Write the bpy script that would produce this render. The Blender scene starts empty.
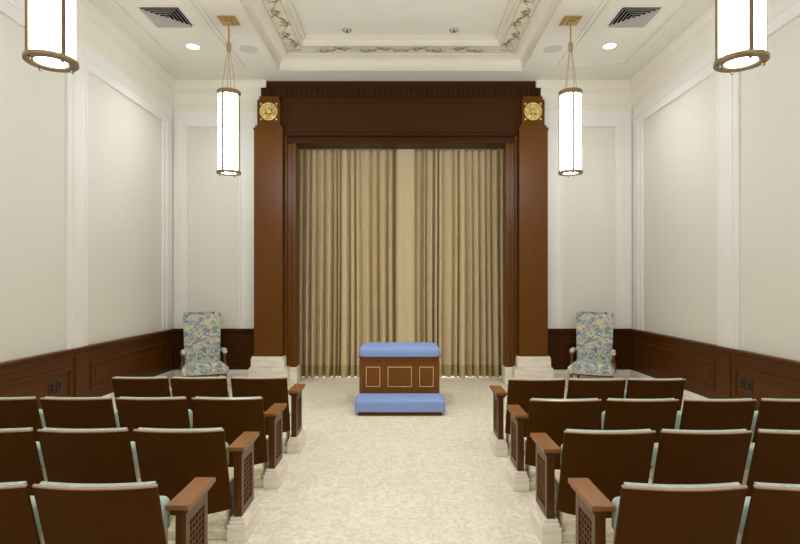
import bpy, bmesh, math, random
from mathutils import Vector, Matrix
random.seed(7)
PI = math.pi
C = bpy.context.scene.collection
F, CX, CY, H = 533.0, 402.3, 283.0, 1.6          # lens in px, principal point, eye height
def wx(px, Y): return (px - CX) * Y / F           # photo measurement -> metres (planning only)

# ------------------------------------------------------------------ materials
def lin(r, g, b):
    f = lambda c: (c/12.92 if c <= .04045 else ((c+.055)/1.055)**2.4)
    return (f(r/255), f(g/255), f(b/255), 1)

def base_mat(name, rough=.5, spec=.5, metal=0):
    m = bpy.data.materials.new(name); m.use_nodes = True
    nt = m.node_tree; b = nt.nodes['Principled BSDF']
    b.inputs['Roughness'].default_value = rough
    b.inputs['Specular IOR Level'].default_value = spec
    b.inputs['Metallic'].default_value = metal
    return m, nt, b

def mottled(name, c1, c2, scale=6, rough=.6, spec=.3, metal=0, stretch=(1,1,1), detail=4, bump=0, bscale=None, lo=.35, hi=.65):
    m, nt, b = base_mat(name, rough, spec, metal)
    N, L = nt.nodes, nt.links
    tc = N.new('ShaderNodeTexCoord'); mp = N.new('ShaderNodeMapping')
    mp.inputs['Scale'].default_value = stretch
    L.new(tc.outputs['Object'], mp.inputs['Vector'])
    no = N.new('ShaderNodeTexNoise'); no.inputs['Scale'].default_value = scale; no.inputs['Detail'].default_value = detail
    L.new(mp.outputs['Vector'], no.inputs['Vector'])
    cr = N.new('ShaderNodeValToRGB')
    cr.color_ramp.elements[0].position = lo; cr.color_ramp.elements[1].position = hi
    cr.color_ramp.elements[0].color = c1; cr.color_ramp.elements[1].color = c2
    L.new(no.outputs['Fac'], cr.inputs['Fac']); L.new(cr.outputs['Color'], b.inputs['Base Color'])
    if bump:
        n2 = N.new('ShaderNodeTexNoise'); n2.inputs['Scale'].default_value = bscale or scale
        L.new(mp.outputs['Vector'], n2.inputs['Vector'])
        bp = N.new('ShaderNodeBump'); bp.inputs['Strength'].default_value = bump; bp.inputs['Distance'].default_value = .01
        L.new(n2.outputs['Fac'], bp.inputs['Height']); L.new(bp.outputs['Normal'], b.inputs['Normal'])
    return m

def wood(name, c1, c2, rough=.35, axis='Z', spec=.22):
    s = {'Z': (14, 14, 1.2), 'X': (1.2, 14, 14), 'Y': (14, 1.2, 14)}[axis]
    return mottled(name, c1, c2, 3, rough, spec, 0, s, 6)

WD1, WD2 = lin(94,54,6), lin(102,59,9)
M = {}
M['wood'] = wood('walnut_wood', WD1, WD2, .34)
M['wood_h'] = wood('walnut_wood_horizontal', lin(62,33,5), lin(67,36,7), .4, 'X', .12)  # horizontal grain; the header's shade is put into this darker colour
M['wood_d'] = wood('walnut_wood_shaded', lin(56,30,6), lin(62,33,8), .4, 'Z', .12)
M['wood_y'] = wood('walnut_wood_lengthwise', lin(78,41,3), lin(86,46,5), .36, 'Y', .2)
M['wood_arm'] = wood('armrest_wood', lin(130,86,46), lin(136,91,50), .3, 'Y')
M['shell'] = wood('seat_shell_wood', lin(66,37,4), lin(71,40,6), .5, 'Z', .05)
M['shell_edge'] = mottled('seat_edge_sheen', lin(150,120,100), lin(165,135,115), 8, .25, .8)  # ceiling sheen on the top edge is put into this pale colour
M['altar_wood'] = wood('altar_wood', lin(112,66,22), lin(120,72,26), .35)
M['cream'] = mottled('cream_paint', lin(230,227,219), lin(233,230,223), 2, .45, .35)
M['ceil'] = mottled('ceiling_paint', lin(226,220,204), lin(229,223,208), 2, .8, .1)
M['cove'] = mottled('cove_paint', lin(222,215,197), lin(226,219,202), 2, .6, .2)
M['fabric_wall'] = mottled('wall_panel_fabric', lin(220,215,202), lin(222,218,206), 40, .85, .15, bump=.03, bscale=300)
M['cornice'] = mottled('cornice_cream', lin(228,221,204), lin(231,225,209), 2, .5, .3)
M['post'] = wood('post_wood', lin(84,48,12), lin(92,54,16), .34, 'Z', .25)
M['stone'] = mottled('cream_stone', lin(222,212,194), lin(240,233,219), 5, .4, .4, stretch=(1,1,4), detail=6)
M['gold'] = mottled('gilt_metal', lin(214,186,105), lin(240,218,150), 20, .35, .5, .4)
M['gold_paint'] = mottled('gold_leaf_line', lin(205,160,80), lin(222,180,100), 20, .35, .5, .3)
M['brass'] = mottled('antique_brass', lin(170,142,88), lin(190,160,104), 12, .35, .5, .4)
M['bronze'] = mottled('dark_bronze', lin(132,112,80), lin(150,128,94), 12, .4, .5, .35)
M['sage'] = mottled('sage_upholstery', lin(150,166,152), lin(172,184,170), 60, .8, .2, bump=.15, bscale=220)
M['putty'] = mottled('putty_metal', lin(196,180,150), lin(208,194,166), 9, .35, .5)
M['blue'] = mottled('pale_blue_velvet', lin(130,152,200), lin(136,158,206), 40, .8, .2, bump=.1, bscale=300)
M['dark'] = mottled('dark_void', lin(22,22,22), lin(30,30,30), 5, .9, .05)
M['vent'] = mottled('vent_paint', lin(222,218,208), lin(230,226,216), 5, .5, .3)
M['grille'] = mottled('speaker_grille', lin(196,192,182), lin(206,202,192), 200, .7, .2)
M['plate'] = mottled('brown_plate', lin(40,30,24), lin(50,38,30), 8, .4, .4)
M['bar'] = mottled('bar_bronze', lin(104,86,62), lin(118,98,72), 12, .4, .4, .3)
M['chrome'] = mottled('chrome', lin(160,156,148), lin(180,176,168), 8, .3, .5, .4)
M['olive'] = mottled('olive_stencil', lin(140,132,86), lin(164,155,108), 14, .7, .1)
M['tan_st'] = mottled('tan_stencil', lin(186,172,130), lin(200,188,150), 14, .7, .1)
M['band'] = mottled('stencil_band', lin(220,212,192), lin(226,219,200), 4, .7, .1)
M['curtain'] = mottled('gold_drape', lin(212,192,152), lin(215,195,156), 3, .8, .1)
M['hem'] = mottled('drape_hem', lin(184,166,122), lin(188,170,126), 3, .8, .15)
M['sheer'] = mottled('pale_drape', lin(214,194,154), lin(218,198,160), 3, .8, .15)
M['carpet_plain'] = mottled('carpet_strip', lin(205,194,160), lin(228,218,190), 26, .95, .05, bump=.3, bscale=200)

def carpet():
    m, nt, b = base_mat('patterned_carpet', .95, .05)
    N, L = nt.nodes, nt.links
    tc = N.new('ShaderNodeTexCoord')
    no = N.new('ShaderNodeTexNoise'); no.inputs['Scale'].default_value = 13; no.inputs['Detail'].default_value = 2; no.inputs['Distortion'].default_value = 2.2
    L.new(tc.outputs['Object'], no.inputs['Vector'])
    r1 = N.new('ShaderNodeValToRGB'); r1.color_ramp.elements[0].position = .46; r1.color_ramp.elements[1].position = .6
    L.new(no.outputs['Fac'], r1.inputs['Fac'])
    v2 = N.new('ShaderNodeTexVoronoi'); v2.feature = 'F1'; v2.inputs['Scale'].default_value = 22; v2.inputs['Randomness'].default_value = .6
    L.new(tc.outputs['Object'], v2.inputs['Vector'])
    r2 = N.new('ShaderNodeValToRGB'); r2.color_ramp.elements[0].position = .15; r2.color_ramp.elements[1].position = .6
    L.new(v2.outputs['Distance'], r2.inputs['Fac'])
    mu = N.new('ShaderNodeMath'); mu.operation = 'MULTIPLY_ADD'; mu.inputs[1].default_value = .6
    m0 = N.new('ShaderNodeMath'); m0.operation = 'MULTIPLY'; m0.inputs[1].default_value = .3
    L.new(r2.outputs['Color'], m0.inputs[0])
    L.new(r1.outputs['Color'], mu.inputs[0]); L.new(m0.outputs[0], mu.inputs[2])
    n3 = N.new('ShaderNodeTexNoise'); n3.inputs['Scale'].default_value = 2.2
    L.new(tc.outputs['Object'], n3.inputs['Vector'])
    ad = N.new('ShaderNodeMath'); ad.operation = 'MULTIPLY_ADD'; ad.inputs[1].default_value = .4; 
    L.new(n3.outputs['Fac'], ad.inputs[0]); L.new(mu.outputs[0], ad.inputs[2])
    cr = N.new('ShaderNodeValToRGB'); cr.color_ramp.elements[0].position = .2; cr.color_ramp.elements[1].position = 1.0
    cr.color_ramp.elements[0].color = lin(*CARP2); cr.color_ramp.elements[1].color = lin(*CARP1)
    L.new(ad.outputs[0], cr.inputs['Fac']); L.new(cr.outputs['Color'], b.inputs['Base Color'])
    bp = N.new('ShaderNodeBump'); bp.inputs['Strength'].default_value = .25; bp.inputs['Distance'].default_value = .006
    L.new(ad.outputs[0], bp.inputs['Height']); L.new(bp.outputs['Normal'], b.inputs['Normal'])
    return m
CARP2, CARP1 = (225,218,203), (208,200,175)
M['carpet'] = carpet()

def brocade():
    m, nt, b = base_mat('floral_brocade', .8, .2)
    N, L = nt.nodes, nt.links
    tc = N.new('ShaderNodeTexCoord')
    no = N.new('ShaderNodeTexNoise'); no.inputs['Scale'].default_value = 13; no.inputs['Detail'].default_value = 3; no.inputs['Distortion'].default_value = 1.2
    L.new(tc.outputs['Object'], no.inputs['Vector'])
    cr = N.new('ShaderNodeValToRGB'); cr.color_ramp.interpolation = 'CONSTANT'
    e = cr.color_ramp.elements
    e[0].position = 0; e[0].color = lin(118,128,132)
    e[1].position = .40; e[1].color = lin(146,155,160)
    for p, c in ((.50,(176,186,180)), (.545,(214,204,166)), (.60,(176,152,100)), (.635,(205,196,160)), (.68,(130,140,138))):
        x = e.new(p); x.color = lin(*c)
    L.new(no.outputs['Fac'], cr.inputs['Fac'])
    n2 = N.new('ShaderNodeTexNoise'); n2.inputs['Scale'].default_value = 40
    L.new(tc.outputs['Object'], n2.inputs['Vector'])
    mx = N.new('ShaderNodeMix'); mx.data_type = 'RGBA'; mx.blend_type = 'OVERLAY'; mx.inputs['Factor'].default_value = .6
    L.new(cr.outputs['Color'], mx.inputs[6]); L.new(n2.outputs['Fac'], mx.inputs[7])
    L.new(mx.outputs[2], b.inputs['Base Color'])
    return m
M['brocade'] = brocade()

def glow(name, col, strength, mix=None):
    m, nt, b = base_mat(name, .4, .3)
    N, L = nt.nodes, nt.links
    tc = N.new('ShaderNodeTexCoord'); no = N.new('ShaderNodeTexNoise'); no.inputs['Scale'].default_value = 7; no.inputs['Detail'].default_value = 5
    no.inputs['Distortion'].default_value = 1.5
    L.new(tc.outputs['Object'], no.inputs['Vector'])
    cr = N.new('ShaderNodeValToRGB')
    cr.color_ramp.elements[0].position = .35; cr.color_ramp.elements[0].color = (col[0]*.93, col[1]*.95, col[2]*.97, 1)
    cr.color_ramp.elements[1].position = .5; cr.color_ramp.elements[1].color = col
    L.new(no.outputs['Fac'], cr.inputs['Fac'])
    b.inputs['Base Color'].default_value = (.8,.8,.8,1)
    L.new(cr.outputs['Color'], b.inputs['Emission Color'])
    b.inputs['Emission Strength'].default_value = strength
    return m
M['glass'] = glow('alabaster_glass', (.91,.96,1.03,1), 6.2)
M['lens'] = glow('lamp_lens', (1,.98,.94,1), 4)

# ------------------------------------------------------------------ mesh helpers
def box(bm, x0, x1, y0, y1, z0, z1, bev=0, seg=2):
    t = bmesh.new()
    bmesh.ops.create_cube(t, size=1)
    for v in t.verts:
        v.co = Vector(((x0+x1)/2 + v.co.x*abs(x1-x0), (y0+y1)/2 + v.co.y*abs(y1-y0), (z0+z1)/2 + v.co.z*abs(z1-z0)))
    if bev:
        bmesh.ops.bevel(t, geom=t.edges[:], offset=bev, segments=seg, profile=.5, affect='EDGES')
    merge(bm, t)

def merge(bm, t, mat=None):
    me = bpy.data.meshes.new('tmp')
    if mat is not None: t.transform(mat)
    t.to_mesh(me); t.free(); bm.from_mesh(me); bpy.data.meshes.remove(me)

def tube(bm, pts, r, seg=10, cap=True):
    pts = [Vector(p) for p in pts]; rings = []
    for i, p in enumerate(pts):
        d = (pts[min(i+1, len(pts)-1)] - pts[max(i-1, 0)]).normalized()
        a = Vector((0,0,1)) if abs(d.z) < .9 else Vector((1,0,0))
        u = d.cross(a).normalized(); w = d.cross(u)
        rr = r[i] if isinstance(r, (list, tuple)) else r
        rings.append([bm.verts.new(p + u*math.cos(2*PI*k/seg)*rr + w*math.sin(2*PI*k/seg)*rr) for k in range(seg)])
    for a, b in zip(rings, rings[1:]):
        for k in range(seg): bm.faces.new((a[k], a[(k+1)%seg], b[(k+1)%seg], b[k]))
    if cap:
        bm.faces.new(rings[0][::-1]); bm.faces.new(rings[-1])

def lathe(bm, prof, seg=32, c=(0,0,0), closed=False):
    """prof: list of (r,z)"""
    rings = []
    for r, z in prof:
        if r < 1e-5: rings.append([bm.verts.new((c[0], c[1], c[2]+z))])
        else: rings.append([bm.verts.new((c[0]+r*math.cos(2*PI*k/seg), c[1]+r*math.sin(2*PI*k/seg), c[2]+z)) for k in range(seg)])
    pairs = list(zip(rings, rings[1:]))
    if closed: pairs.append((rings[-1], rings[0]))
    for a, b in pairs:
        for k in range(seg):
            k2 = (k+1) % seg
            if len(a) == 1 and len(b) == 1: continue
            if len(a) == 1: bm.faces.new((a[0], b[k], b[k2]))
            elif len(b) == 1: bm.faces.new((a[k], a[k2], b[0]))
            else: bm.faces.new((a[k], a[k2], b[k2], b[k]))

def prism(bm, prof, p0, p1, xdir, zdir=Vector((0,0,1))):
    """closed profile [(d,z)] swept straight from p0 to p1; d along xdir"""
    a = [bm.verts.new(Vector(p0) + xdir*d + zdir*z) for d, z in prof]
    b = [bm.verts.new(Vector(p1) + xdir*d + zdir*z) for d, z in prof]
    n = len(prof)
    for i in range(n): bm.faces.new((a[i], a[(i+1)%n], b[(i+1)%n], b[i]))
    bm.faces.new(a[::-1]); bm.faces.new(b)

def obj(name, bm, mat, parent=None, smooth=False, angle=40, loc=None):
    bmesh.ops.recalc_face_normals(bm, faces=bm.faces[:])
    me = bpy.data.meshes.new(name); bm.to_mesh(me); bm.free()
    me.materials.append(M[mat] if isinstance(mat, str) else mat)
    if smooth:
        for p in me.polygons: p.use_smooth = True
        try: me.set_sharp_from_angle(angle=math.radians(angle))
        except Exception: pass
    o = bpy.data.objects.new(name, me); C.objects.link(o)
    if parent: o.parent = parent
    if loc: o.location = loc
    return o

def struct(name, bm, mat, parent=None, **k):
    o = obj(name, bm, mat, parent, **k)
    if not parent: o['kind'] = 'structure'
    return o

def tag(o, label, cat, group=None):
    o['label'] = label; o['category'] = cat
    if group: o['group'] = group
    return o

def thing(name, label, cat, loc=(0,0,0), rz=0, group=None):
    o = bpy.data.objects.new(name, None); C.objects.link(o)
    o.empty_display_size = .1
    o.location = loc; o.rotation_euler = (0,0,rz)
    return tag(o, label, cat, group)

def dup(root, loc, label, rz=None, scale=None):
    r = root.copy(); C.objects.link(r); r.location = loc; r['label'] = label
    if rz is not None: r.rotation_euler = (0,0,rz)
    if scale: r.scale = scale
    for ch in list(root.children):
        c = ch.copy(); C.objects.link(c); c.parent = r
        for g in list(ch.children):
            d = g.copy(); C.objects.link(d); d.parent = c
    return r
B = bmesh.new

# ------------------------------------------------------------------ room shell
XL, XR, YB, ZC = -3.69, 3.70, 8.55, 4.82
Y0 = -2.6
TX0, TX1, TY0, TY1 = -1.87, 1.83, -1.2, 8.08       # ceiling tray opening
RAIL, BASE = .87, .212

bm = B(); box(bm, XL-.2, XR+.2, Y0, 9.75, -.1, 0); struct('floor', bm, 'carpet')
bm = B(); box(bm, XL-.2, XL-.012, Y0, YB+.2, 0, ZC); struct('wall_left', bm, 'fabric_wall')
bm = B(); box(bm, XR+.012, XR+.2, Y0, YB+.2, 0, ZC); struct('wall_right', bm, 'fabric_wall')
bm = B()
box(bm, XL, -2.396, YB+.012, YB+.2, 0, ZC); struct('wall_back_left', bm, 'fabric_wall')
bm = B()
box(bm, 2.352, XR, YB+.012, YB+.2, 0, ZC)
struct('wall_back_right', bm, 'fabric_wall')
bm = B(); box(bm, -2.2, 2.16, 9.6, 9.75, 0, ZC); struct('wall_alcove', bm, 'cream')
bm = B(); box(bm, -2.2, 2.16, 8.83, 9.6, 3.86, 4.0); box(bm, -2.2, -1.78, 8.83, 9.6, 0, 3.86); box(bm, 1.74, 2.16, 8.83, 9.6, 0, 3.86)
struct('wall_recess', bm, 'cream')

bm = B(); box(bm, XL-.2, XR+.2, Y0-.15, Y0, 0, ZC+.6); struct('wall_rear', bm, 'cream')
# ceiling: flat margin + tray
bm = B()
box(bm, XL-.2, TX0, Y0, YB+.2, ZC, ZC+.6); box(bm, TX1, XR+.2, Y0, YB+.2, ZC, ZC+.6)
box(bm, TX0, TX1, TY1, YB+.2, ZC, ZC+.6); box(bm, TX0, TX1, Y0, TY0, ZC, ZC+.6)
ceil = struct('ceiling', bm, 'ceil')
def ring_loft(bm, levels):
    prev = None
    for d, z in levels:
        r = [bm.verts.new((TX0+d, TY0+d, z)), bm.verts.new((TX1-d, TY0+d, z)), bm.verts.new((TX1-d, TY1-d, z)), bm.verts.new((TX0+d, TY1-d, z))]
        if prev:
            for k in range(4): bm.faces.new((prev[k], prev[(k+1)%4], r[(k+1)%4], r[k]))
        prev = r
    return prev
bm = B()
lv = [(-.03,4.822),(-.03,4.812),(0,4.812),(.012,4.822),(.012,4.835),(.0,4.84)]
for i in range(9):
    a = i/8*PI/2
    lv.append((.005+.15*(1-math.cos(a)), 4.845+.15*math.sin(a)))
lv += [(.16,4.995),(.165,5.01)]
ring_loft(bm, lv); struct('trim_1', bm, 'cove', smooth=True, angle=50)
bm = B(); ring_loft(bm, [(.165,5.01),(.425,5.012)]); band = struct('trim_2', bm, 'band')
bm = B()
lv = [(.415,5.0125),(.415,5.004),(.435,5.004),(.437,5.03)]
for i in range(6):
    a = i/5*PI/2; lv.append((.44+.035*(1-math.cos(a)), 5.03+.05*math.sin(a)))
lv += [(.49,5.08),(.49,5.10)]
ring_loft(bm, lv); struct('trim_3', bm, 'cove')
bm = B(); r = ring_loft(bm, [(.49,5.10),(.49,5.12)]); bm.faces.new(r); struct('ceiling_tray', bm, 'ceil')
bpy.data.objects['ceiling_tray'].name = 'trim_4'

# stencilled acanthus scrolls on the tray band (painted ornament, a few mm proud)
RZ = [0]
def ribbon(bm, pts, wid, z):
    RZ[0] = (RZ[0]+1) % 23; z = z-RZ[0]*.00012
    pts = [Vector((p[0], p[1], 0)) for p in pts]; L_, R_ = [], []
    n = len(pts)
    for i, p in enumerate(pts):
        d = (pts[min(i+1,n-1)] - pts[max(i-1,0)]).normalized(); q = Vector((-d.y, d.x, 0))
        w = wid(i/(n-1)) if callable(wid) else wid
        L_.append(bm.verts.new((p+q*w+Vector((0,0,z))))); R_.append(bm.verts.new((p-q*w+Vector((0,0,z)))))
    for i in range(n-1): bm.faces.new((L_[i], R_[i], R_[i+1], L_[i+1]))
def arc(cx, cy, r, a0, a1, n=14, r1=None):
    r1 = r if r1 is None else r1
    return [(cx+(r+(r1-r)*i/n)*math.cos(math.radians(a0+(a1-a0)*i/n)), cy+(r+(r1-r)*i/n)*math.sin(math.radians(a0+(a1-a0)*i/n))) for i in range(n+1)]
def motif(tf):
    """one scroll repeat of length .57 and height .2; tf maps (u,v)->(x,y)"""
    leaf = lambda t: .004+.018*math.sin(PI*min(1,max(0,t)))**.8
    thin = lambda t: .004+.003*math.sin(PI*t)
    ol, tn = [], []
    ol.append((arc(-.13, .0, .075, 200, -40, r1=.03), leaf))
    ol.append((arc(-.03, -.04, .085, 150, 20, r1=.05), leaf))
    ol.append((arc(.08, .035, .075, 250, 340, r1=.06), leaf))
    ol.append(([(.12,.01),(.15,.02),(.18,.0),(.20,-.03)], leaf))
    ol.append((arc(.03,-.045,.05,40,-150,r1=.02), lambda t: .008))
    ol.append(([(-.285+.57*i/20, .055*math.sin(2*PI*i/20)) for i in range(21)], lambda t: .005+.004*math.sin(PI*t)))
    tn.append((arc(-.20, .02, .06, -60, 120), thin))
    tn.append((arc(.22, -.01, .07, 120, 330, r1=.03), thin))
    tn.append((arc(.10,-.06,.06,150,30), thin))
    tn.append((arc(-.12,.005,.03,0,300,r1=.012), thin))
    tn.append(([(-.26,-.06),(-.2,-.03),(-.15,-.06),(-.09,-.075)], thin))
    return ol, tn
bo, bt = B(), B()
def place_motif(tf):
    ol, tn = motif(tf)
    for p, w in ol: ribbon(bo, [tf(*q) for q in p], w, 5.0065)
    for p, w in tn: ribbon(bt, [tf(*q) for q in p], w, 5.0072)
xm = (TX0+TX1)/2; yb = TY1-.295
for s in (-1, 1):
    for k in range(3):
        cx = xm + s*(.42+.60*k-.04)
        if k < 2 or True:
            if abs(cx-xm) < 1.5: place_motif(lambda u, v, cx=cx, s=s: (cx+s*u*(-1), yb+1.15*v))
    for k in range(15):
        cy = TY1-.62-.60*k
        xx = TX0+.295 if s < 0 else TX1-.295
        place_motif(lambda u, v, cy=cy, xx=xx, s=s: (xx - s*1.2*v, cy-u))
# centre palmette and corner pieces
for s in (-1, 1):
    ribbon(bo, [(xm+s*x, yb+y) for x, y in arc(.07, 0, .06, 180, -30, r1=.03)], lambda t: .004+.014*math.sin(PI*t), 5.0065)
    ribbon(bt, [(xm+s*x, yb+y) for x, y in arc(.14, .02, .05, 200, 420, r1=.02)], .005, 5.0072)
    cx = TX0+.295 if s < 0 else TX1-.295
    ribbon(bt, [(cx-.1, yb-.02), (cx-.05, yb+.03), (cx, yb), (cx+.05, yb+.03), (cx+.1, yb-.02)], lambda t: .006+.02*math.sin(PI*t), 5.0072)
ribbon(bt, [(xm-.10, yb), (xm, yb+.01), (xm+.10, yb)], lambda t: .004+.02*math.sin(PI*t), 5.0075)
for d in (.185, .40):
    ribbon(bt, [(TX0+d, TY0+d), (TX0+d, TY1-d)], .004, 5.0072); ribbon(bt, [(TX1-d, TY0+d), (TX1-d, TY1-d)], .004, 5.0072)
    ribbon(bt, [(TX0+d, TY1-d), (TX1-d, TY1-d)], .003, 5.0072)
def flat(name, bm, mat, parent):
    return obj(name, bm, mat, parent)
flat('scroll_stencil', bo, 'olive', band); flat('scroll_outline', bt, 'tan_st', band)

# raised panel mouldings on the ceiling margins
bm = B()
for x0, x1 in ((-3.335, -2.34), (2.29, 3.31)):
    for a, b_, c, d in ((x0, x0+.05, -1, 7.89), (x1-.05, x1, -1, 7.89)): box(bm, a, b_, c, d, ZC-.018, ZC, .006)
    box(bm, x0+.05, x1-.05, 7.84, 7.89, ZC-.018, ZC, .006)
    for a, b_ in ((x0+.065, x0+.085), (x1-.085, x1-.065)): box(bm, a, b_, -1, 7.825, ZC-.01, ZC, .003)
    box(bm, x0+.085, x1-.085, 7.805, 7.825, ZC-.01, ZC, .003)
struct('trim_5', bm, 'ceil')

# cornice
corn = [(-.02,4.36),(.016,4.36),(.022,4.38),(.022,4.43),(.034,4.445),(.034,4.50),(.04,4.515),(.05,4.56),(.062,4.61),(.066,4.64),(.078,4.645),(.078,4.70),(.09,4.72),(.10,4.77),(.108,4.785),(.108,ZC+.001),(-.02,ZC+.001)]
def dent(bm, fixed, a0, a1, axis):
    pass
bm = B(); prism(bm, corn, (XL,Y0,0), (XL,YB,0), Vector((1,0,0))); struct('trim_6', bm, 'cornice')
bm = B(); prism(bm, corn, (XR,Y0,0), (XR,YB,0), Vector((-1,0,0))); struct('trim_7', bm, 'cornice')
bm = B(); prism(bm, corn, (XL+.02,YB,0), (-2.165,YB,0), Vector((0,-1,0))); prism(bm, corn, (2.125,YB,0), (XR-.02,YB,0), Vector((0,-1,0))); struct('trim_8', bm, 'cornice')

# painted stiles and rails that leave the fabric panels recessed
PT = 4.12
def frame_strip(bm, x, sgn, y0, y1, z0, z1, t=.012, bev=.003):
    box(bm, x-sgn*.014, x+sgn*t, y0, y1, z0, z1, bev)
for nm, x, s in (('trim_9', XL, 1), ('trim_10', XR, -1)):
    bm = B()
    stiles = [(8.22, YB-.001), (5.88, 6.20), (3.54, 3.86), (1.2, 1.52), (-1.14, -.82)]
    for y0, y1 in stiles:
        frame_strip(bm, x, s, y0, y1, RAIL-.02, PT)
        if y1 < 8:
            frame_strip(bm, x, s, y0+.07, y1-.07, RAIL-.02, PT+.0, .022)
        else:
            frame_strip(bm, x, s, 8.30, 8.40, RAIL-.02, PT, .03)
    frame_strip(bm, x, s, Y0, YB-.001, PT+.0005, 4.37, .014)
    frame_strip(bm, x, s, Y0, YB-.001, PT+.10, PT+.13, .026)
    for (ya, _), (_, yb2) in zip(stiles, stiles[1:]):
        for y0, y1 in ((ya-.028, ya-.0005), (yb2+.0005, yb2+.028)): frame_strip(bm, x, s, y0, y1, RAIL-.02, PT, .02, .005)
        frame_strip(bm, x, s, yb2+.028, ya-.028, PT-.028, PT, .02, .005)
    struct(nm, bm, 'cream')
bm = B()
def bstrip(x0, x1, z0, z1, t=.012, bev=.003): box(bm, x0, x1, YB-t, YB+.014, z0, z1, bev)
for xs in ((XL+.025, -3.47, -2.587, -2.2), (XR-.025, 3.44, 2.545, 2.16)):
    a, b_, c, d = xs
    lo, hi = min, max
    bstrip(min(a,b_), max(a,b_), RAIL-.02, 4.37); bstrip(min(c,d), max(c,d), RAIL-.02, 4.37)
    bstrip(min(b_,c)+.0005, max(b_,c)-.0005, 4.13, 4.37)
    s = 1 if b_ < c else -1
    for q0, q1 in ((b_, b_+s*.028), (c-s*.028, c)): bstrip(min(q0,q1), max(q0,q1), RAIL-.02, 4.13, .02, .005)
    bstrip(min(b_,c)+.028, max(b_,c)-.028, 4.102, 4.13, .02, .005)
    e0, e1 = b_-s*.12, b_-s*.05
    bstrip(min(e0,e1), max(e0,e1), RAIL-.02, 4.37, .026)
struct('trim_11', bm, 'cream')

# walnut wainscot with chair rail and panel mouldings
cap = [(-.01,RAIL-.10),(.03,RAIL-.10),(.034,RAIL-.075),(.05,RAIL-.06),(.05,RAIL-.04),(.066,RAIL-.03),(.066,RAIL-.004),(.06,RAIL),(-.01,RAIL)]
def wains_side(nm, x, s):
    bm = B()
    box(bm, x-s*.005, x+s*.02, Y0, YB-.001, BASE-.03, RAIL-.05)
    prism(bm, cap, (x,Y0,0), (x,YB,0), Vector((s,0,0)))
    for y0, y1 in ((8.40,YB-.001), (5.97,6.10+.14), (3.63,3.90), (1.29,1.56), (-1.05,-.78)):
        box(bm, x, x+s*.034, y0, y1, BASE-.03, RAIL-.09, .004)
    for y0, y1 in ((6.27,8.33), (3.95,5.90), (1.61,3.56), (-.73,1.22)):
        for z0, z1 in ((.335,.368), (.645,.68)): box(bm, x, x+s*.036, y0, y1, z0, z1, .008)
        for a, b_ in ((y0, y0+.033), (y1-.033, y1)): box(bm, x, x+s*.036, a, b_, .368, .645, .008)
        box(bm, x, x+s*.026, y0+.10, y1-.10, .43, .585, .006)
    return struct(nm, bm, 'wood_y')
wains_side('trim_12', XL, 1); wains_side('trim_13', XR, -1)
bm = B()
for x0, x1, sp in ((XL+.01, -2.2, -1), (2.16, XR-.01, 1)):
    box(bm, x0, x1, YB-.02, YB+.005, BASE-.03, RAIL-.05)
    prism(bm, cap, (x0,YB,0), (x1,YB,0), Vector((0,-1,0)))
    m0, m1 = (x0+.24, x1-.41) if sp < 0 else (x0+.41, x1-.24)
    for z0, z1 in ((.325,.358), (.62,.655)): box(bm, m0, m1, YB-.036, YB, z0, z1, .008)
    for a, b_ in ((m0, m0+.033), (m1-.033, m1)): box(bm, a, b_, YB-.036, YB, .358, .62, .008)
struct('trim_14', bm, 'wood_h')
bprof = [(-.005,0),(.055,0),(.055,BASE-.05),(.047,BASE-.03),(.047,BASE-.012),(.04,BASE),(-.005,BASE)]
bm = B(); prism(bm, bprof, (XL,Y0,0), (XL,YB,0), Vector((1,0,0))); struct('baseboard_left', bm, 'stone')
bm = B(); prism(bm, bprof, (XR,Y0,0), (XR,YB,0), Vector((-1,0,0))); struct('baseboard_right', bm, 'stone')
bm = B(); prism(bm, bprof, (XL+.06,YB,0), (-2.40,YB,0), Vector((0,-1,0))); prism(bm, bprof, (2.36,YB,0), (XR-.06,YB,0), Vector((0,-1,0))); struct('baseboard_back', bm, 'stone')

# ------------------------------------------------------------------ walnut portal
PX = -.022
portal = thing('wooden_portal', 'tall dark walnut portal with fluted frieze framing the closed gold curtains', 'portal', (PX, 8.44, 0))
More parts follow.
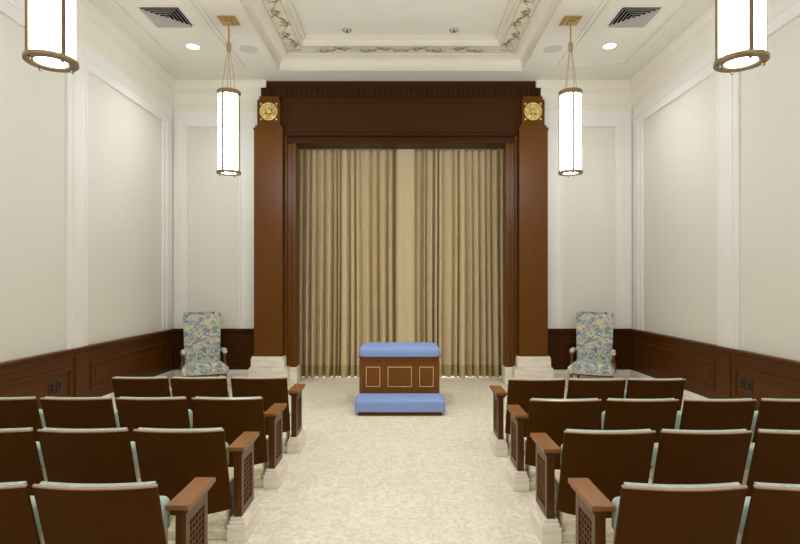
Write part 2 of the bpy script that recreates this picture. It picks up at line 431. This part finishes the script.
# geometry written in portal-local coordinates: x about centre, y relative to 8.44
def py(Y): return Y-8.44
for s in (-1, 1):
    def bx(bm, a, b_, y0, y1, z0, z1, bev=.004): box(bm, min(s*a,s*b_), max(s*a,s*b_), py(y0), py(y1), z0, z1, bev)
    bm = B()
    bx(bm, 1.845, 2.29, 8.30, 8.54, .45, 3.985)
    bx(bm, 1.835, 2.30, 8.29, 8.54, 3.985, 4.02)       # neck bead
    bx(bm, 1.86, 2.275, 8.315, 8.54, 4.02, 4.065)
    bx(bm, 1.895, 2.25, 8.34, 8.54, 4.065, 4.475)
    bx(bm, 1.92, 2.225, 8.36, 8.54, 4.475, 4.53)
    pil = obj('pilaster', bm, 'wood', portal)
    bm = B()
    bx(bm, 1.765, 2.37, 8.255, 8.54, 0, .262, .006)
    bx(bm, 1.775, 2.36, 8.262, 8.54, .262, .285, .008)
    bx(bm, 1.81, 2.335, 8.28, 8.54, .285, .43, .01)
    bx(bm, 1.82, 2.325, 8.288, 8.54, .43, .455, .008)
    p = obj('plinth', bm, 'stone', portal); p['label'] = 'cream stone plinth'
    bm = B()
    bx(bm, 1.661, 1.72, 8.44, 8.70, .267, 3.81, .006)
    bx(bm, 1.72, 1.80, 8.46, 8.80, .267, 3.81+.08, .004)
    bx(bm, 1.80, 1.845, 8.43, 8.70, .267, 3.924, .006)
    obj('jamb', bm, 'wood', portal)
    bm = B(); bx(bm, 1.645, 1.765, 8.42, 8.70, 0, .267, .006); p = obj('jamb_plinth', bm, 'stone', portal); p['label'] = 'cream stone base of jamb'
    # rosette
    bm = B(); rx, rz, ry = s*2.068, 4.283, py(8.34)
    T = Matrix.Translation((rx, ry, rz)) @ Matrix.Rotation(PI/2, 4, 'X')
    t = bmesh.new(); lathe(t, [(.128,0),(.138,.006),(.138,.014),(.128,.018),(.118,.012),(.118,0)], 36); merge(bm, t, T)
    for k in range(5):
        a0 = math.radians(90+72*k)
        t = bmesh.new()
        def dome(r, c, h, n=14):
            lathe(t, [(r,0),(r*.85,h*.6),(r*.5,h*.95),(0,h)], n, c)
        dome(.030, (.082*math.cos(a0), .082*math.sin(a0), .002), .02)
        b0 = a0+math.radians(36)
        dome(.020, (.095*math.cos(b0), .095*math.sin(b0), .002), .016)
        for q in (-1, 1):
            tube(t, [(.02*math.cos(a0), .02*math.sin(a0), .008), (.055*math.cos(a0+q*.5), .055*math.sin(a0+q*.5), .014), (.10*math.cos(a0+q*.42), .10*math.sin(a0+q*.42), .01), (.118*math.cos(a0), .118*math.sin(a0), .008)], .0085, 6)
        merge(bm, t, T)
    t = bmesh.new(); lathe(t, [(.028,0),(.024,.014),(.012,.022),(0,.024)], 16); merge(bm, t, T)
    for qx in (-1, 1):
        for qz in (-1, 1):
            t = bmesh.new(); lathe(t, [(.017,0),(.013,.01),(0,.014)], 12, (qx*.12, qz*.12, 0)); merge(bm, t, T)
    r_ = obj('rosette', bm, 'gold', pil, smooth=True); r_['label'] = 'pierced gold rosette'
bm = B()
box(bm, -1.80, 1.80, py(8.44), py(8.80), 3.81, 3.88, .006); box(bm, -1.80, 1.80, py(8.46), py(8.80), 3.88, 3.925, .004)
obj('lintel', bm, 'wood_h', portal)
bm = B()
box(bm, -1.90, 1.90, py(8.40), py(8.80), 3.925, 3.95, .006)
box(bm, -1.90, 1.90, py(8.43), py(8.80), 3.95, 4.51, .003)
for z0, z1 in ((3.985,4.0), (4.44,4.455)): box(bm, -1.80, 1.80, py(8.418), py(8.44), z0, z1, .004)
for a in (-1.80, 1.785): box(bm, a, a+.015, py(8.418), py(8.44), 4.0, 4.44, .004)
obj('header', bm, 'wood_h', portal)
bm = B()
box(bm, -2.22, 2.22, py(8.455), py(8.80), 4.53, 4.69)
box(bm, -1.91, 1.91, py(8.43), py(8.455), 4.505, 4.525, .004)
box(bm, -2.222, 2.222, py(8.44), py(8.56), 4.677, 4.692, .003)
n = 54
for i in range(n):
    x = -2.18+4.36*i/(n-1)
    box(bm, x-.026, x+.026, py(8.437), py(8.46), 4.53, 4.672, .010, 2)
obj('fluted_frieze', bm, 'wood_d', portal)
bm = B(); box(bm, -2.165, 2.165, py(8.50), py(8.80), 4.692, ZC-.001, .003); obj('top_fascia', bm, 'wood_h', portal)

# ------------------------------------------------------------------ curtains
def drape(name, label, x0, x1, yc, z0, z1, folds, amp, mat, seed, hem=True, cat='curtain'):
    rnd = random.Random(seed)
    ws = [rnd.uniform(.5, 1.6) for _ in range(folds)]; tot = sum(ws); ws = [w/tot for w in ws]
    am = [rnd.uniform(.55, 1.15) for _ in range(folds)]
    cols = []; u0 = 0
    for w, a in zip(ws, am):
        q = rnd.uniform(.75, 1.4)
        for j in range(18):
            t = j/18
            cols.append((u0+w*t, a*((.5-.5*math.cos(2*PI*(t**q)))**.5*.86 + .14*(.5-.5*math.cos(4*PI*t+1.1))), a))
        u0 += w
    cols.append((1, 0, 1))
    zs = [z0, z0+.10, z0+.2] + [z0+.2+(z1-z0-.2)*k/14 for k in range(1, 15)]
    drift = [rnd.uniform(-.012, .012) for _ in cols]
    for k in range(2):
        drift = [sum(drift[max(0,i-4):i+5])/len(drift[max(0,i-4):i+5]) for i in range(len(drift))]
    def build(zl):
        bm = B(); rows = []
        for z in zl:
            f = (z-z0)/(z1-z0)
            k = .55+.55*(1-f)+(.15 if f < .02 else 0)
            row = []
            for i, (u, a, _) in enumerate(cols):
                sway = .014*math.sin(2.6*f+7*u+seed)*(1-f)
                row.append(bm.verts.new((x0+(x1-x0)*u+sway*(1 if .02 < u < .98 else 0), yc-amp*a*k, z)))
            rows.append(row)
        for a, b_ in zip(rows, rows[1:]):
            for i in range(len(a)-1): bm.faces.new((a[i], a[i+1], b_[i+1], b_[i]))
        return bm
    root = thing(name, label, cat, (0,0,0))
    if hem:
        obj('drape', build(zs[2:]), mat, root, smooth=True, angle=80)
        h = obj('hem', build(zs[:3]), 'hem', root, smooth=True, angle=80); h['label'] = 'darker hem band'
    else:
        obj('drape', build(zs), mat, root, smooth=True, angle=80)
    return root
ZT = 3.85
drape('curtain', 'gold pleated floor-length curtain hanging left of the pale centre strip', -1.76, wx(403, 8.98), 9.08, .022, ZT, 15, .20, 'curtain', 3)
drape('curtain', 'gold pleated floor-length curtain hanging right of the pale centre strip', wx(407, 8.98), 1.72, 9.08, .022, ZT, 15, .20, 'curtain', 8)
drape('centre_curtain', 'narrow pale curtain strip showing between the two gold curtains', wx(397.5, 8.83), wx(414.5, 8.83), 8.845, .022, ZT, 2, .03, 'sheer', 5)

# ------------------------------------------------------------------ altar
altar = thing('kneeling_altar', 'walnut altar with gold-lined panels and pale blue cushioned top in the aisle', 'altar', (-.037, 6.82, 0))
aw = .513
bm = B()
box(bm, -aw+.008, aw-.008, .01, .58, .0, .06, .003)
box(bm, -aw+.012, aw-.012, .012, .575, .06, .62, .002)
box(bm, -aw+.004, aw-.004, .004, .586, .60, .655, .006)
box(bm, -aw+.0, aw-.0, .0, .59, .06, .10, .005)
for x in (-aw, -.215-.028, .215-.028, aw-.056): box(bm, x, x+.056, .0, .05, .10, .575, .003); box(bm, x-.004, x+.060, -.006, .05, .575, .592, .003)
for x in (-aw, aw-.056): box(bm, x, x+.056, .53, .59, .10, .575, .003)
obj('body', bm, 'altar_wood', altar)
for a, b_ in ((-.43, -.245), (-.152, .160), (.252, .440)):
    z0, z1 = .268, .528
    bm = B()
    box(bm, a+.02, b_-.02, .004, .02, z0+.02, z1-.02, .003)
    pn = obj('panel', bm, 'altar_wood', altar)
    bm = B(); w = .012
    box(bm, a, b_, .004, .014, z0, z0+w, .002); box(bm, a, b_, .004, .014, z1-w, z1, .002)
    box(bm, a, a+w, .004, .014, z0+w, z1-w, .002); box(bm, b_-w, b_, .004, .014, z0+w, z1-w, .002)
    g = obj('gold_moulding', bm, 'gold_paint', pn); g['label'] = 'thin gold frame line'
def cushion(bm, x0, x1, y0, y1, z0, z1, r, dome=0, seg=5):
    t = bmesh.new(); bmesh.ops.create_cube(t, size=1)
    for v in t.verts: v.co = Vector(((x0+x1)/2+v.co.x*(x1-x0), (y0+y1)/2+v.co.y*(y1-y0), (z0+z1)/2+v.co.z*(z1-z0)))
    top = [e for e in t.edges if all(v.co.z > (z0+z1)/2 for v in e.verts)]
    oth = [e for e in t.edges if not all(v.co.z > (z0+z1)/2 for v in e.verts) and not all(v.co.z < (z0+z1)/2 for v in e.verts)]
    bmesh.ops.bevel(t, geom=top+oth, offset=r, segments=seg, profile=.5, affect='EDGES')
    merge(bm, t)
bm = B(); cushion(bm, -.530, .530, -.025, .60, .66, .782, .075); c_ = obj('top_cushion', bm, 'blue', altar, smooth=True, angle=60); c_['label'] = 'pale blue cushion'
bm = B(); box(bm, -.53, .53, -.024, .604, .652, .664, .004); obj('cushion_board', bm, 'altar_wood', altar)
kn = thing('kneeler', 'low pale blue padded kneeler on the carpet before the altar', 'kneeler', (-.028, 6.39, 0))
bm = B(); cushion(bm, -.546, .546, 0, .425, .052, .198, .045); c_ = obj('cushion', bm, 'blue', kn, smooth=True, angle=60)
bm = B(); box(bm, -.50, .50, .04, .40, 0, .052, .003); b_ = obj('base', bm, 'wood', kn); b_['label'] = 'dark wood base'

# ------------------------------------------------------------------ upholstered armchairs
def armchair(loc, rz, label):
    t = thing('armchair', label, 'armchair', loc, rz, 'floral armchairs by the curtain wall')
    # local: faces -y
    bm = B()
    rows = []
    for z, w, y in ((.40,.262,.20),(.46,.268,.21),(.70,.275,.245),(.95,.282,.285),(1.12,.285,.312),(1.165,.282,.32),(1.178,.27,.322)):
        th = .075 if z < 1.15 else .05
        ring = []
        for (sx, sy) in ((-1,-1),(-.9,-1.12),(-.45,-1.3),(0,-1.36),(.45,-1.3),(.9,-1.12),(1,-1),(1,.85),(.9,1),(-.9,1),(-1,.85)):
            ring.append(bm.verts.new((sx*w, y+sy*th*.55, z)))
        rows.append(ring)
    for a, b2 in zip(rows, rows[1:]):
        for i in range(len(a)): bm.faces.new((a[i], a[(i+1)%len(a)], b2[(i+1)%len(a)], b2[i]))
    bm.faces.new(rows[0][::-1]); bm.faces.new(rows[-1])
    bk = obj('backrest', bm, 'brocade', t, smooth=True, angle=50)
    bm = B()
    for s in (-1, 1): tube(bm, [(s*.268,.165,.42),(s*.280,.215,.75),(s*.287,.27,1.12),(s*.284,.282,1.165)], .006, 6)
    tube(bm, [(-.284,.282,1.165),(0,.272,1.168),(.284,.282,1.165)], .006, 6)
    obj('piping', bm, 'brocade', bk)
    # seat, domed
    bm = B(); n = 12; grid = []
    for j in range(n+1):
        v = j/n; row = []
        for i in range(n+1):
            u = i/n*2-1
            hw = .345-.045*v
            e = (1-abs(u)**5)*(1-abs(2*v-1)**5)
            row.append(bm.verts.new((u*hw, -.34+.55*v, .385+.075*(max(e,0)**.5)*(1-.25*u*u))))
        grid.append(row)
    for j in range(n):
        for i in range(n): bm.faces.new((grid[j][i], grid[j][i+1], grid[j+1][i+1], grid[j+1][i]))
    rim = [grid[0][i] for i in range(n+1)]+[grid[j][n] for j in range(1,n+1)]+[grid[n][i] for i in range(n-1,-1,-1)]+[grid[j][0] for j in range(n-1,0,-1)]
    low = [bm.verts.new((v.co.x*.985, -.065+(v.co.y+.065)*.985, .285)) for v in rim]
    mid = [bm.verts.new((v.co.x*1.012, -.065+(v.co.y+.065)*1.012, .335)) for v in rim]
    for A, Bb in ((rim, mid), (mid, low)):
        for i in range(len(A)): bm.faces.new((A[i], A[(i+1)%len(A)], Bb[(i+1)%len(A)], Bb[i]))
    bm.faces.new(low)
    obj('seat', bm, 'brocade', t, smooth=True, angle=60)
    for s in (-1, 1):
        bm = B()
        tube(bm, [(s*.30,.215,.585),(s*.308,.06,.60),(s*.313,-.08,.605),(s*.316,-.135,.59),(s*.316,-.15,.565)], [.028,.032,.038,.038,.028], 10)
        a = obj('arm', bm, 'brocade', t, smooth=True, angle=60)
        bm = B()
        tube(bm, [(s*.316,-.145,.575),(s*.318,-.10,.52),(s*.322,-.05,.45),(s*.335,-.06,.37),(s*.33,-.06,.30)], [.022,.018,.017,.02,.022], 8)
        w = obj('arm_post', bm, 'wood_arm', a, smooth=True, angle=60); w['label'] = 'carved wood arm post'
    for sx, sy in ((-1,-1),(1,-1),(-1,1),(1,1)):
        bm = B(); y = -.29 if sy < 0 else .16; x = sx*(.30 if sy < 0 else .25)
        if sy < 0: tube(bm, [(x,y,.30),(x,y,.26),(x*1.01,y-.01,.2),(x*1.01,y-.005,.08),(x*1.02,y-.01,.03),(x*1.02,y-.01,0)], [.028,.030,.024,.017,.024,.022], 10)
        else: tube(bm, [(x,y,.30),(x,y+.02,.2),(x*1.02,y+.07,0)], [.024,.022,.018], 8)
        l = obj('leg', bm, 'wood_arm', t, smooth=True, angle=60); l['label'] = 'turned wooden leg'
    bm = B(); box(bm, -.31, .31, -.31, .19, .262, .286, .004); obj('seat_rail', bm, 'wood', t)
    return t
ac = armchair((-2.965, 7.95, 0), math.radians(25), 'blue and gold floral upholstered armchair in the left back corner')
ac.scale = (.92,.95,.98)
dup(ac, (2.845, 7.95, 0), 'blue and gold floral upholstered armchair in the right back corner', math.radians(-25))

# ------------------------------------------------------------------ auditorium seats
SG = 'rows of auditorium seats'
def make_seat(label):
    t = thing('auditorium_seat', label, 'seat', (0,0,0), 0, SG)
    W = .2625
    def surf(u, v, off):           # u -1..1 across, v 0 bottom..1 top
        z = .225+(.744-.225)*v - (.032*(1-u*u))*(1-v)**2
        y = .15*(1-v) - .034*(1-u*u)
        return Vector((u*W, y+off*.96, z+off*.27))
    def slab(u0, u1, v0, v1, o0, o1, nu=12, nv=6, rnd=0):
        bm = B(); fr, bkk = [], []
        for j in range(nv+1):
            a, b_ = [], []
            for i in range(nu+1):
                u = u0+(u1-u0)*i/nu; v = v0+(v1-v0)*j/nv
                edge = max(abs((u-(u0+u1)/2)/((u1-u0)/2)), abs((v-(v0+v1)/2)/((v1-v0)/2)))
                k = 1-rnd*max(0, (edge-.85)/.15)**2
                a.append(bm.verts.new(surf(u, v, o0))); b_.append(bm.verts.new(surf(u, v, o0+(o1-o0)*k)))
            fr.append(a); bkk.append(b_)
        for g, fl in ((fr, 0), (bkk, 1)):
            for j in range(nv):
                for i in range(nu): bm.faces.new((g[j][i], g[j][i+1], g[j+1][i+1], g[j+1][i]))
        for i in range(nu):
            bm.faces.new((fr[0][i], fr[0][i+1], bkk[0][i+1], bkk[0][i])); bm.faces.new((fr[nv][i], fr[nv][i+1], bkk[nv][i+1], bkk[nv][i]))
        for j in range(nv):
            bm.faces.new((fr[j][0], fr[j+1][0], bkk[j+1][0], bkk[j][0])); bm.faces.new((fr[j][nu], fr[j+1][nu], bkk[j+1][nu], bkk[j][nu]))
        return bm
    sh = obj('back_shell', slab(-1, 1, 0, .985, 0, .014), 'shell', t, smooth=True, angle=35)
    e = obj('edge_band', slab(-1, 1, .985, 1.0, .0, .014, 12, 1), 'shell_edge', sh, smooth=True, angle=35); e['label'] = 'pale rounded top edge with painted sheen'
    c = obj('back_cushion', slab(-.93, .93, .25, .992, .0145, .052, 12, 8, .3), 'sage', t, smooth=True, angle=50); c['label'] = 'sage green back cushion'
    bm = B(); cushion(bm, -.222, .222, .135, .255, .47, .612, .035); c = obj('seat_cushion', bm, 'sage', t, smooth=True, angle=60); c['label'] = 'sage green tipped up seat cushion'
    bm = B(); box(bm, -.218, .218, .15, .235, .285, .475, .02); obj('seat_pan', bm, 'putty', t)
    for s in (-1, 1):
        bm = B()
        box(bm, min(s*.200,s*.2185), max(s*.200,s*.2185), .16, .37, .30, .345, .006)
        box(bm, min(s*.200,s*.2165), max(s*.200,s*.2165), .245, .36, .10, .31, .006)
        box(bm, min(s*.188,s*.212), max(s*.188,s*.212), .235, .40, .0605, .105, .006)
        l = obj('leg', bm, 'putty', t); l['label'] = 'putty coloured metal seat standard'
    return t
rows_L = [(4.81, [286.7, 226.2, 167.5]), (3.955, [262.3, 186.0, 110.8, 34.9]), (3.10, [223.3, 127.2, 31.5]), (2.25, [156.3, 24.9])]
rows_R = [(4.73, [508.6, 569.0, 628.6]), (3.90, [530.0, 607.4, 685.0, 762.2]), (3.07, [564.8, 661.7, 759.2]), (2.24, [623.0, 755.5])]
rw = ['front row', 'second row back', 'third row back', 'nearest row']
cw = ['beside the aisle armrest', 'second from the aisle', 'third from the aisle', 'fourth from the aisle']
proto = make_seat(''); first = True
SW = .2625
def put_seat(x, y, label, sx=1):
    global first
    if first:
        proto.location = (x, y, 0); proto['label'] = label; proto.scale = (sx,1,1); first = False
        return proto
    return dup(proto, (x, y, 0), label, scale=(sx,1,1))
def make_armrest(label, x, y, s):
    """aisle end stand, x centre; s=+1 when the aisle lies at +x"""
    t = thing('aisle_armrest', label, 'armrest', (x, y, 0), 0, 'armrest stands along the aisle')
    bm = B()
    box(bm, -.0525, .0525, -.02, .335, .568, .592, .003)
    top = obj('arm_top', bm, 'wood_arm', t)
    bm = B()
    box(bm, -.044, .044, -.006, .322, .553, .568, .004)
    box(bm, -.034, .034, .006, .31, .540, .553, .004)
    obj('moulding', bm, 'post', top)
    bm = B()
    hw = .025
    box(bm, min(-s*hw,s*(hw-.012)), max(-s*hw,s*(hw-.012)), .02, .295, .15, .54, .002)
    # frame on both faces
    for q in (1,):
        a, b_ = hw-.012, hw
        box(bm, min(s*a,s*b_), max(s*a,s*b_), .02, .065, .15, .54, .002); box(bm, min(s*a,s*b_), max(s*a,s*b_), .25, .295, .15, .54, .002)
        box(bm, min(s*a,s*b_), max(s*a,s*b_), .065, .25, .15, .20, .002); box(bm, min(s*a,s*b_), max(s*a,s*b_), .065, .25, .485, .54, .002)
    post = obj('post', bm, 'post', t)
    bm = B()
    a, b_ = hw-.011, hw-.004
    A, Bx = min(s*a,s*b_), max(s*a,s*b_)
    for k in range(1, 5):
        y0 = .065+.185*k/5; box(bm, A, Bx, y0-.0035, y0+.0035, .20, .485)
    for k in range(1, 9):
        z = .20+.285*k/9; box(bm, A, Bx, .065, .25, z-.003, z+.003)
    for k in (0, 1):
        y0 = (.069, .246)[k]; box(bm, A, Bx, y0-.004, y0+.004, .20, .485)
    obj('lattice_inset', bm, 'wood', post)
    bm = B()
    box(bm, -.06, .06, 0, .30+.015, 0, .105, .003)
    box(bm, -.052, .052, .006, .309, .105, .128, .005)
    box(bm, -.045, .045, .011, .304, .128, .15, .005)
    p = obj('plinth', bm, 'stone', t); p['label'] = 'cream stepped plinth'
    return t
tn = 20
for side, rows in (('left', rows_L), ('right', rows_R)):
    for r, (Y, pxs) in enumerate(rows):
        for k, px in enumerate(pxs):
            sx = .965 if r == 0 else 1
            e = wx(px, Y); x = e - SW*sx if side == 'left' else e + SW*sx
            put_seat(x, Y, f'dark wood backed seat in the {side} block, {rw[r]}, {cw[k]}', sx)
        s = 1 if side == 'left' else -1
        ax = -1.021 if side == 'left' else (.913 if r < 3 else .909)
        make_armrest(f'walnut aisle armrest stand on cream plinth ending the {side} block {rw[r]}', ax, Y+.185, s)
        # low carpeted strip carrying the row
        far = (wx(pxs[-1], Y) - 2*SW) if side == 'left' else (wx(pxs[-1], Y) + 2*SW)
        bm = B(); x0 = ax - s*.061
        box(bm, min(x0, far), max(x0, far), Y+.215, Y+.48, 0, .06, .008)
        struct(f'trim_{tn}', bm, 'carpet_plain'); tn += 1

# ------------------------------------------------------------------ pendant lamps
def pendant(loc, ang, label, drop_top=4.0):
    t = thing('pendant_lamp', label, 'lamp', loc, 0, 'cylindrical pendant lamps')   # loc.z = ceiling
    R = .135; zt = drop_top-ZC; zb = 2.94-ZC
    bm = B(); box(bm, -.11, .11, -.11, .11, -.014, 0, .003); box(bm, -.085, .085, -.085, .085, -.028, -.014, .004); box(bm, -.045, .045, -.045, .045, -.05, -.028, .006)
    obj('canopy', bm, 'brass', t)
    bm = B(); tube(bm, [(0,0,-.05), (0,0,-.285)], .009, 10); obj('stem', bm, 'brass', t)
    bm = B(); lathe(bm, [(0,-.28),(.024,-.28),(.028,-.29),(.028,-.37),(.024,-.38),(0,-.38)], 20); obj('hub', bm, 'brass', t, smooth=True)
    for k in range(4):
        a = math.radians(ang+45+90*k)
        bm = B(); tube(bm, [(.016*math.cos(a), .016*math.sin(a), -.378), (.085*math.cos(a), .085*math.sin(a), zt+.002)], .0035, 6); obj('cable', bm, 'brass', t)
    bm = B(); lathe(bm, [(0,zt-.002),(R-.01,zt-.002),(R+.004,zt),(R+.008,zt-.008),(R+.008,zt-.05),(R+.003,zt-.055),(R-.006,zt-.055),(R-.006,zt-.012),(0,zt-.012)], 40); obj('top_band', bm, 'bronze', t, smooth=True)
    bm = B(); lathe(bm, [(R-.008,zt-.02),(R-.008,zb+.02)], 40); obj('shade', bm, 'glass', t, smooth=True)
    bm = B(); lathe(bm, [(R-.045,zb+.004),(R-.035,zb-.003),(R+.006,zb-.003),(R+.012,zb+.002),(R+.012,zb+.02),(R+.004,zb+.028),(R-.02,zb+.028),(R-.045,zb+.02)], 40, closed=True); obj('bottom_rim', bm, 'bronze', t, smooth=True, angle=30)
    bm = B(); lathe(bm, [(0,zb+.012),(R-.042,zb+.012)], 40); obj('diffuser', bm, 'glass', t)
    for k in range(4):
        a = ang+90*k; ar = math.radians(a)
        bm = B(); box(bm, R-.010, R+.006, -.013, .013, zb+.02, zt-.05, .003)
        bmesh.ops.rotate(bm, verts=bm.verts[:], cent=(0,0,0), matrix=Matrix.Rotation(ar, 3, 'Z'))
        obj('bar', bm, 'bar', t)
        bm = B(); lathe(bm, [(0,zb-.024),(.007,zb-.022),(.010,zb-.014),(.008,zb-.002),(0,zb-.002)], 12, ((R-.01)*math.cos(ar), (R-.01)*math.sin(ar), 0)); obj('finial', bm, 'bronze', t, smooth=True)
    return t
NEARZ, FARZ = 4.0, 4.0
pendant((-2.14, 3.25, ZC), -30, 'white glass cylinder pendant hanging nearest, by the left wall, cut off at top', 3.945)
pendant((2.065, 3.25, ZC), -100, 'white glass cylinder pendant hanging nearest, by the right wall, cut off at top', 3.945)
pendant((-2.125, 6.53, ZC), -103, 'slim white glass pendant hanging whole, left of the wooden portal', 3.945)
pendant((2.062, 6.53, ZC), -95, 'slim white glass pendant hanging whole, right of the wooden portal', 3.945)

# ------------------------------------------------------------------ ceiling fittings
def downlight(x, y, label):
    t = thing('recessed_light', label, 'light', (x, y, ZC), 0, 'recessed ceiling lights')
    bm = B(); lathe(bm, [(.078,-.001),(.082,-.006),(.10,-.004),(.104,0),(.078,0)], 32, closed=True); obj('trim_ring', bm, 'vent', t, smooth=True)
    bm = B(); lathe(bm, [(0,-.0025),(.079,-.0025)], 32); obj('lens', bm, 'lens', t)
downlight(-2.85, 7.26, 'round recessed ceiling light glowing left of the portal, behind the left vent')
downlight(2.815, 7.24, 'round recessed ceiling light glowing right of the portal, behind the right vent')
def vent(x, y, label):
    t = thing('ceiling_vent', label, 'vent', (x, y, ZC), 0, 'square ceiling vents')
    bm = B(); box(bm, -.235, .235, -.235, .235, -.003, 0); obj('backing', bm, 'dark', t)
    bm = B()
    for a0, a1, z in ((.225,.25,.010),):
        box(bm, -a1, a1, -a1, -a0, -z, 0, .002); box(bm, -a1, a1, a0, a1, -z, 0, .002); box(bm, -a1, -a0, -a0, a0, -z, 0, .002); box(bm, a0, a1, -a0, a0, -z, 0, .002)
    obj('frame', bm, 'vent', t)
    for k in range(5):
        ro = .222-.042*k; ri = ro-.030
        bm = B()
        o0 = [(-ro,-ro),(ro,-ro),(ro,ro),(-ro,ro)]; i0 = [(-ri,-ri),(ri,-ri),(ri,ri),(-ri,ri)]
        lo = [bm.verts.new((a, b_, -.030)) for a, b_ in o0]; hi = [bm.verts.new((a, b_, -.005)) for a, b_ in i0]
        for i in range(4): bm.faces.new((lo[i], lo[(i+1)%4], hi[(i+1)%4], hi[i]))
        bmesh.ops.solidify(bm, geom=bm.faces[:], thickness=.0015)
        obj('louver', bm, 'vent', t)
vent(-2.84, 6.435, 'square louvered ceiling vent on the left, near the left pendant')
vent(2.795, 6.435, 'square louvered ceiling vent on the right, near the right pendant')
def speaker(x, y, label):
    t = thing('ceiling_speaker', label, 'speaker', (x, y, ZC), 0, 'round ceiling speakers')
    bm = B(); lathe(bm, [(.128,-.003),(.13,-.007),(.138,-.006),(.142,0),(.128,0)], 36, closed=True); obj('rim', bm, 'ceil', t, smooth=True)
    bm = B(); lathe(bm, [(0,-.004),(.129,-.003)], 36); obj('grille', bm, 'grille', t)
speaker(-2.115, 7.33, 'flat round grey speaker flush in the ceiling left of the portal')
speaker(2.065, 7.33, 'flat round grey speaker flush in the ceiling right of the portal')
def smoke(x, y, label):
    bm = B(); lathe(bm, [(0,-.010),(.04,-.010),(.052,-.005),(.055,0),(0,0)], 24)
    o = obj('sprinkler_cover', bm, 'vent', None, smooth=True, loc=(x, y, ZC)); tag(o, label, 'sprinkler cover', 'ceiling sprinkler covers')
smoke(-2.13, 6.93, 'small white disc on the ceiling between left pendant and speaker')
smoke(2.07, 6.93, 'small white disc on the ceiling between right pendant and speaker')
def spr(x, y, label):
    t = thing('ceiling_sprinkler', label, 'sprinkler', (x, y, 5.12), 0, 'sprinklers in the ceiling tray')
    bm = B(); lathe(bm, [(.044,-.004),(.062,-.009),(.072,0),(.044,0)], 28, closed=True); obj('escutcheon', bm, 'chrome', t, smooth=True)
    bm = B(); lathe(bm, [(0,-.034),(.014,-.032),(.014,-.029),(.006,-.026),(.008,-.01),(.016,-.004),(.016,0),(0,0)], 16); obj('nozzle', bm, 'plate', t, smooth=True)
spr(wx(347,7.42), 7.42, 'small chrome sprinkler in the raised ceiling tray, left one')
spr(wx(454,7.42), 7.42, 'small chrome sprinkler in the raised ceiling tray, right one')

# outlets in the wainscot
def outlet(x, s, y, z, w, label):
    t = thing('wall_outlet', label, 'outlet', (x, y, z), 0, 'dark wall outlets')
    bm = B(); box(bm, min(0,s*.008), max(0,s*.008), -w/2, w/2, -.058, .058, .003); obj('cover_plate', bm, 'plate', t)
    bm = B()
    for dz in (-.02, .02): box(bm, min(s*.008,s*.011), max(s*.008,s*.011), -.016, .016, dz-.013, dz+.013, .002)
    obj('socket', bm, 'dark', t)
outlet(XL+.0205+.006, 1, 5.56, .507, .075, 'dark outlet plate on the left wainscot, the one nearer the camera')
outlet(XL+.0205+.006, 1, 5.68, .507, .075, 'dark outlet plate on the left wainscot, the one nearer the curtain')
outlet(XR-.0205-.006, -1, 5.62, .507, .075, 'dark outlet plate on the right wainscot, the one nearer the camera')
outlet(XR-.0205-.006, -1, 5.75, .507, .075, 'dark outlet plate on the right wainscot, the one nearer the curtain')

# ------------------------------------------------------------------ lights
def lamp(kind, loc, energy, col=(1,.95,.87), rot=(0,0,0), **k):
    l = bpy.data.lights.new('lamp_'+kind.lower(), kind); l.energy = energy; l.color = col
    for a, v in k.items(): setattr(l, a, v)
    o = bpy.data.objects.new(kind.lower()+'_lamp', l); C.objects.link(o); o.location = loc; o.rotation_euler = rot
    return o
WARM = (.95,.98,1.09)
for x in (-2.83, 2.81):
    for y in (7.25, 4.0, .8):
        lamp('SPOT', (x, y, ZC-.03), 20 if y > 7 else 18, (1,.98,.96), spot_size=math.radians(130), spot_blend=.9, shadow_soft_size=.07)
for x in (-.78, .74):
    for y in (5.2, 2.2, -.4):
        lamp('SPOT', (x, y, 5.06), 64 if y > 5 else 14, (1,.975,.93) if y > 5 else WARM, spot_size=math.radians(120), spot_blend=.9, shadow_soft_size=.15)  # added tray spots without fittings; far pair brightens the altar carpet
lamp('AREA', (0, 2.9, 3.2), 17, WARM, rot=(PI,0,0), shape='RECTANGLE', size=5.2, size_y=9.5)  # added unseen fill facing up, brightens the ceiling
for x in (-2.1, 2.1):
    lamp('POINT', (x, -.6, 3.45), 24, WARM, shadow_soft_size=.25)
lamp('AREA', (0, 9.35, .5), 6, rot=(0,0,0), shape='RECTANGLE', size=3, size_y=.2)
w = bpy.data.worlds.new('World'); bpy.context.scene.world = w; w.use_nodes = True
w.node_tree.nodes['Background'].inputs[0].default_value = (1,.95,.87,1)
w.node_tree.nodes['Background'].inputs[1].default_value = .3

# ------------------------------------------------------------------ camera
cd = bpy.data.cameras.new('camera'); cam = bpy.data.objects.new('camera', cd); C.objects.link(cam)
cam.location = (0,0,H); cam.rotation_euler = (PI/2,0,0)
cd.sensor_width = 36; cd.lens = 36*F/800
cd.shift_x = -(CX-400)/800; cd.shift_y = (CY-272)/800
cd.clip_start = .05
sc = bpy.context.scene; sc.camera = cam
sc.view_settings.view_transform = 'Standard'; sc.view_settings.look = 'None'
sc.view_settings.exposure = 1.46
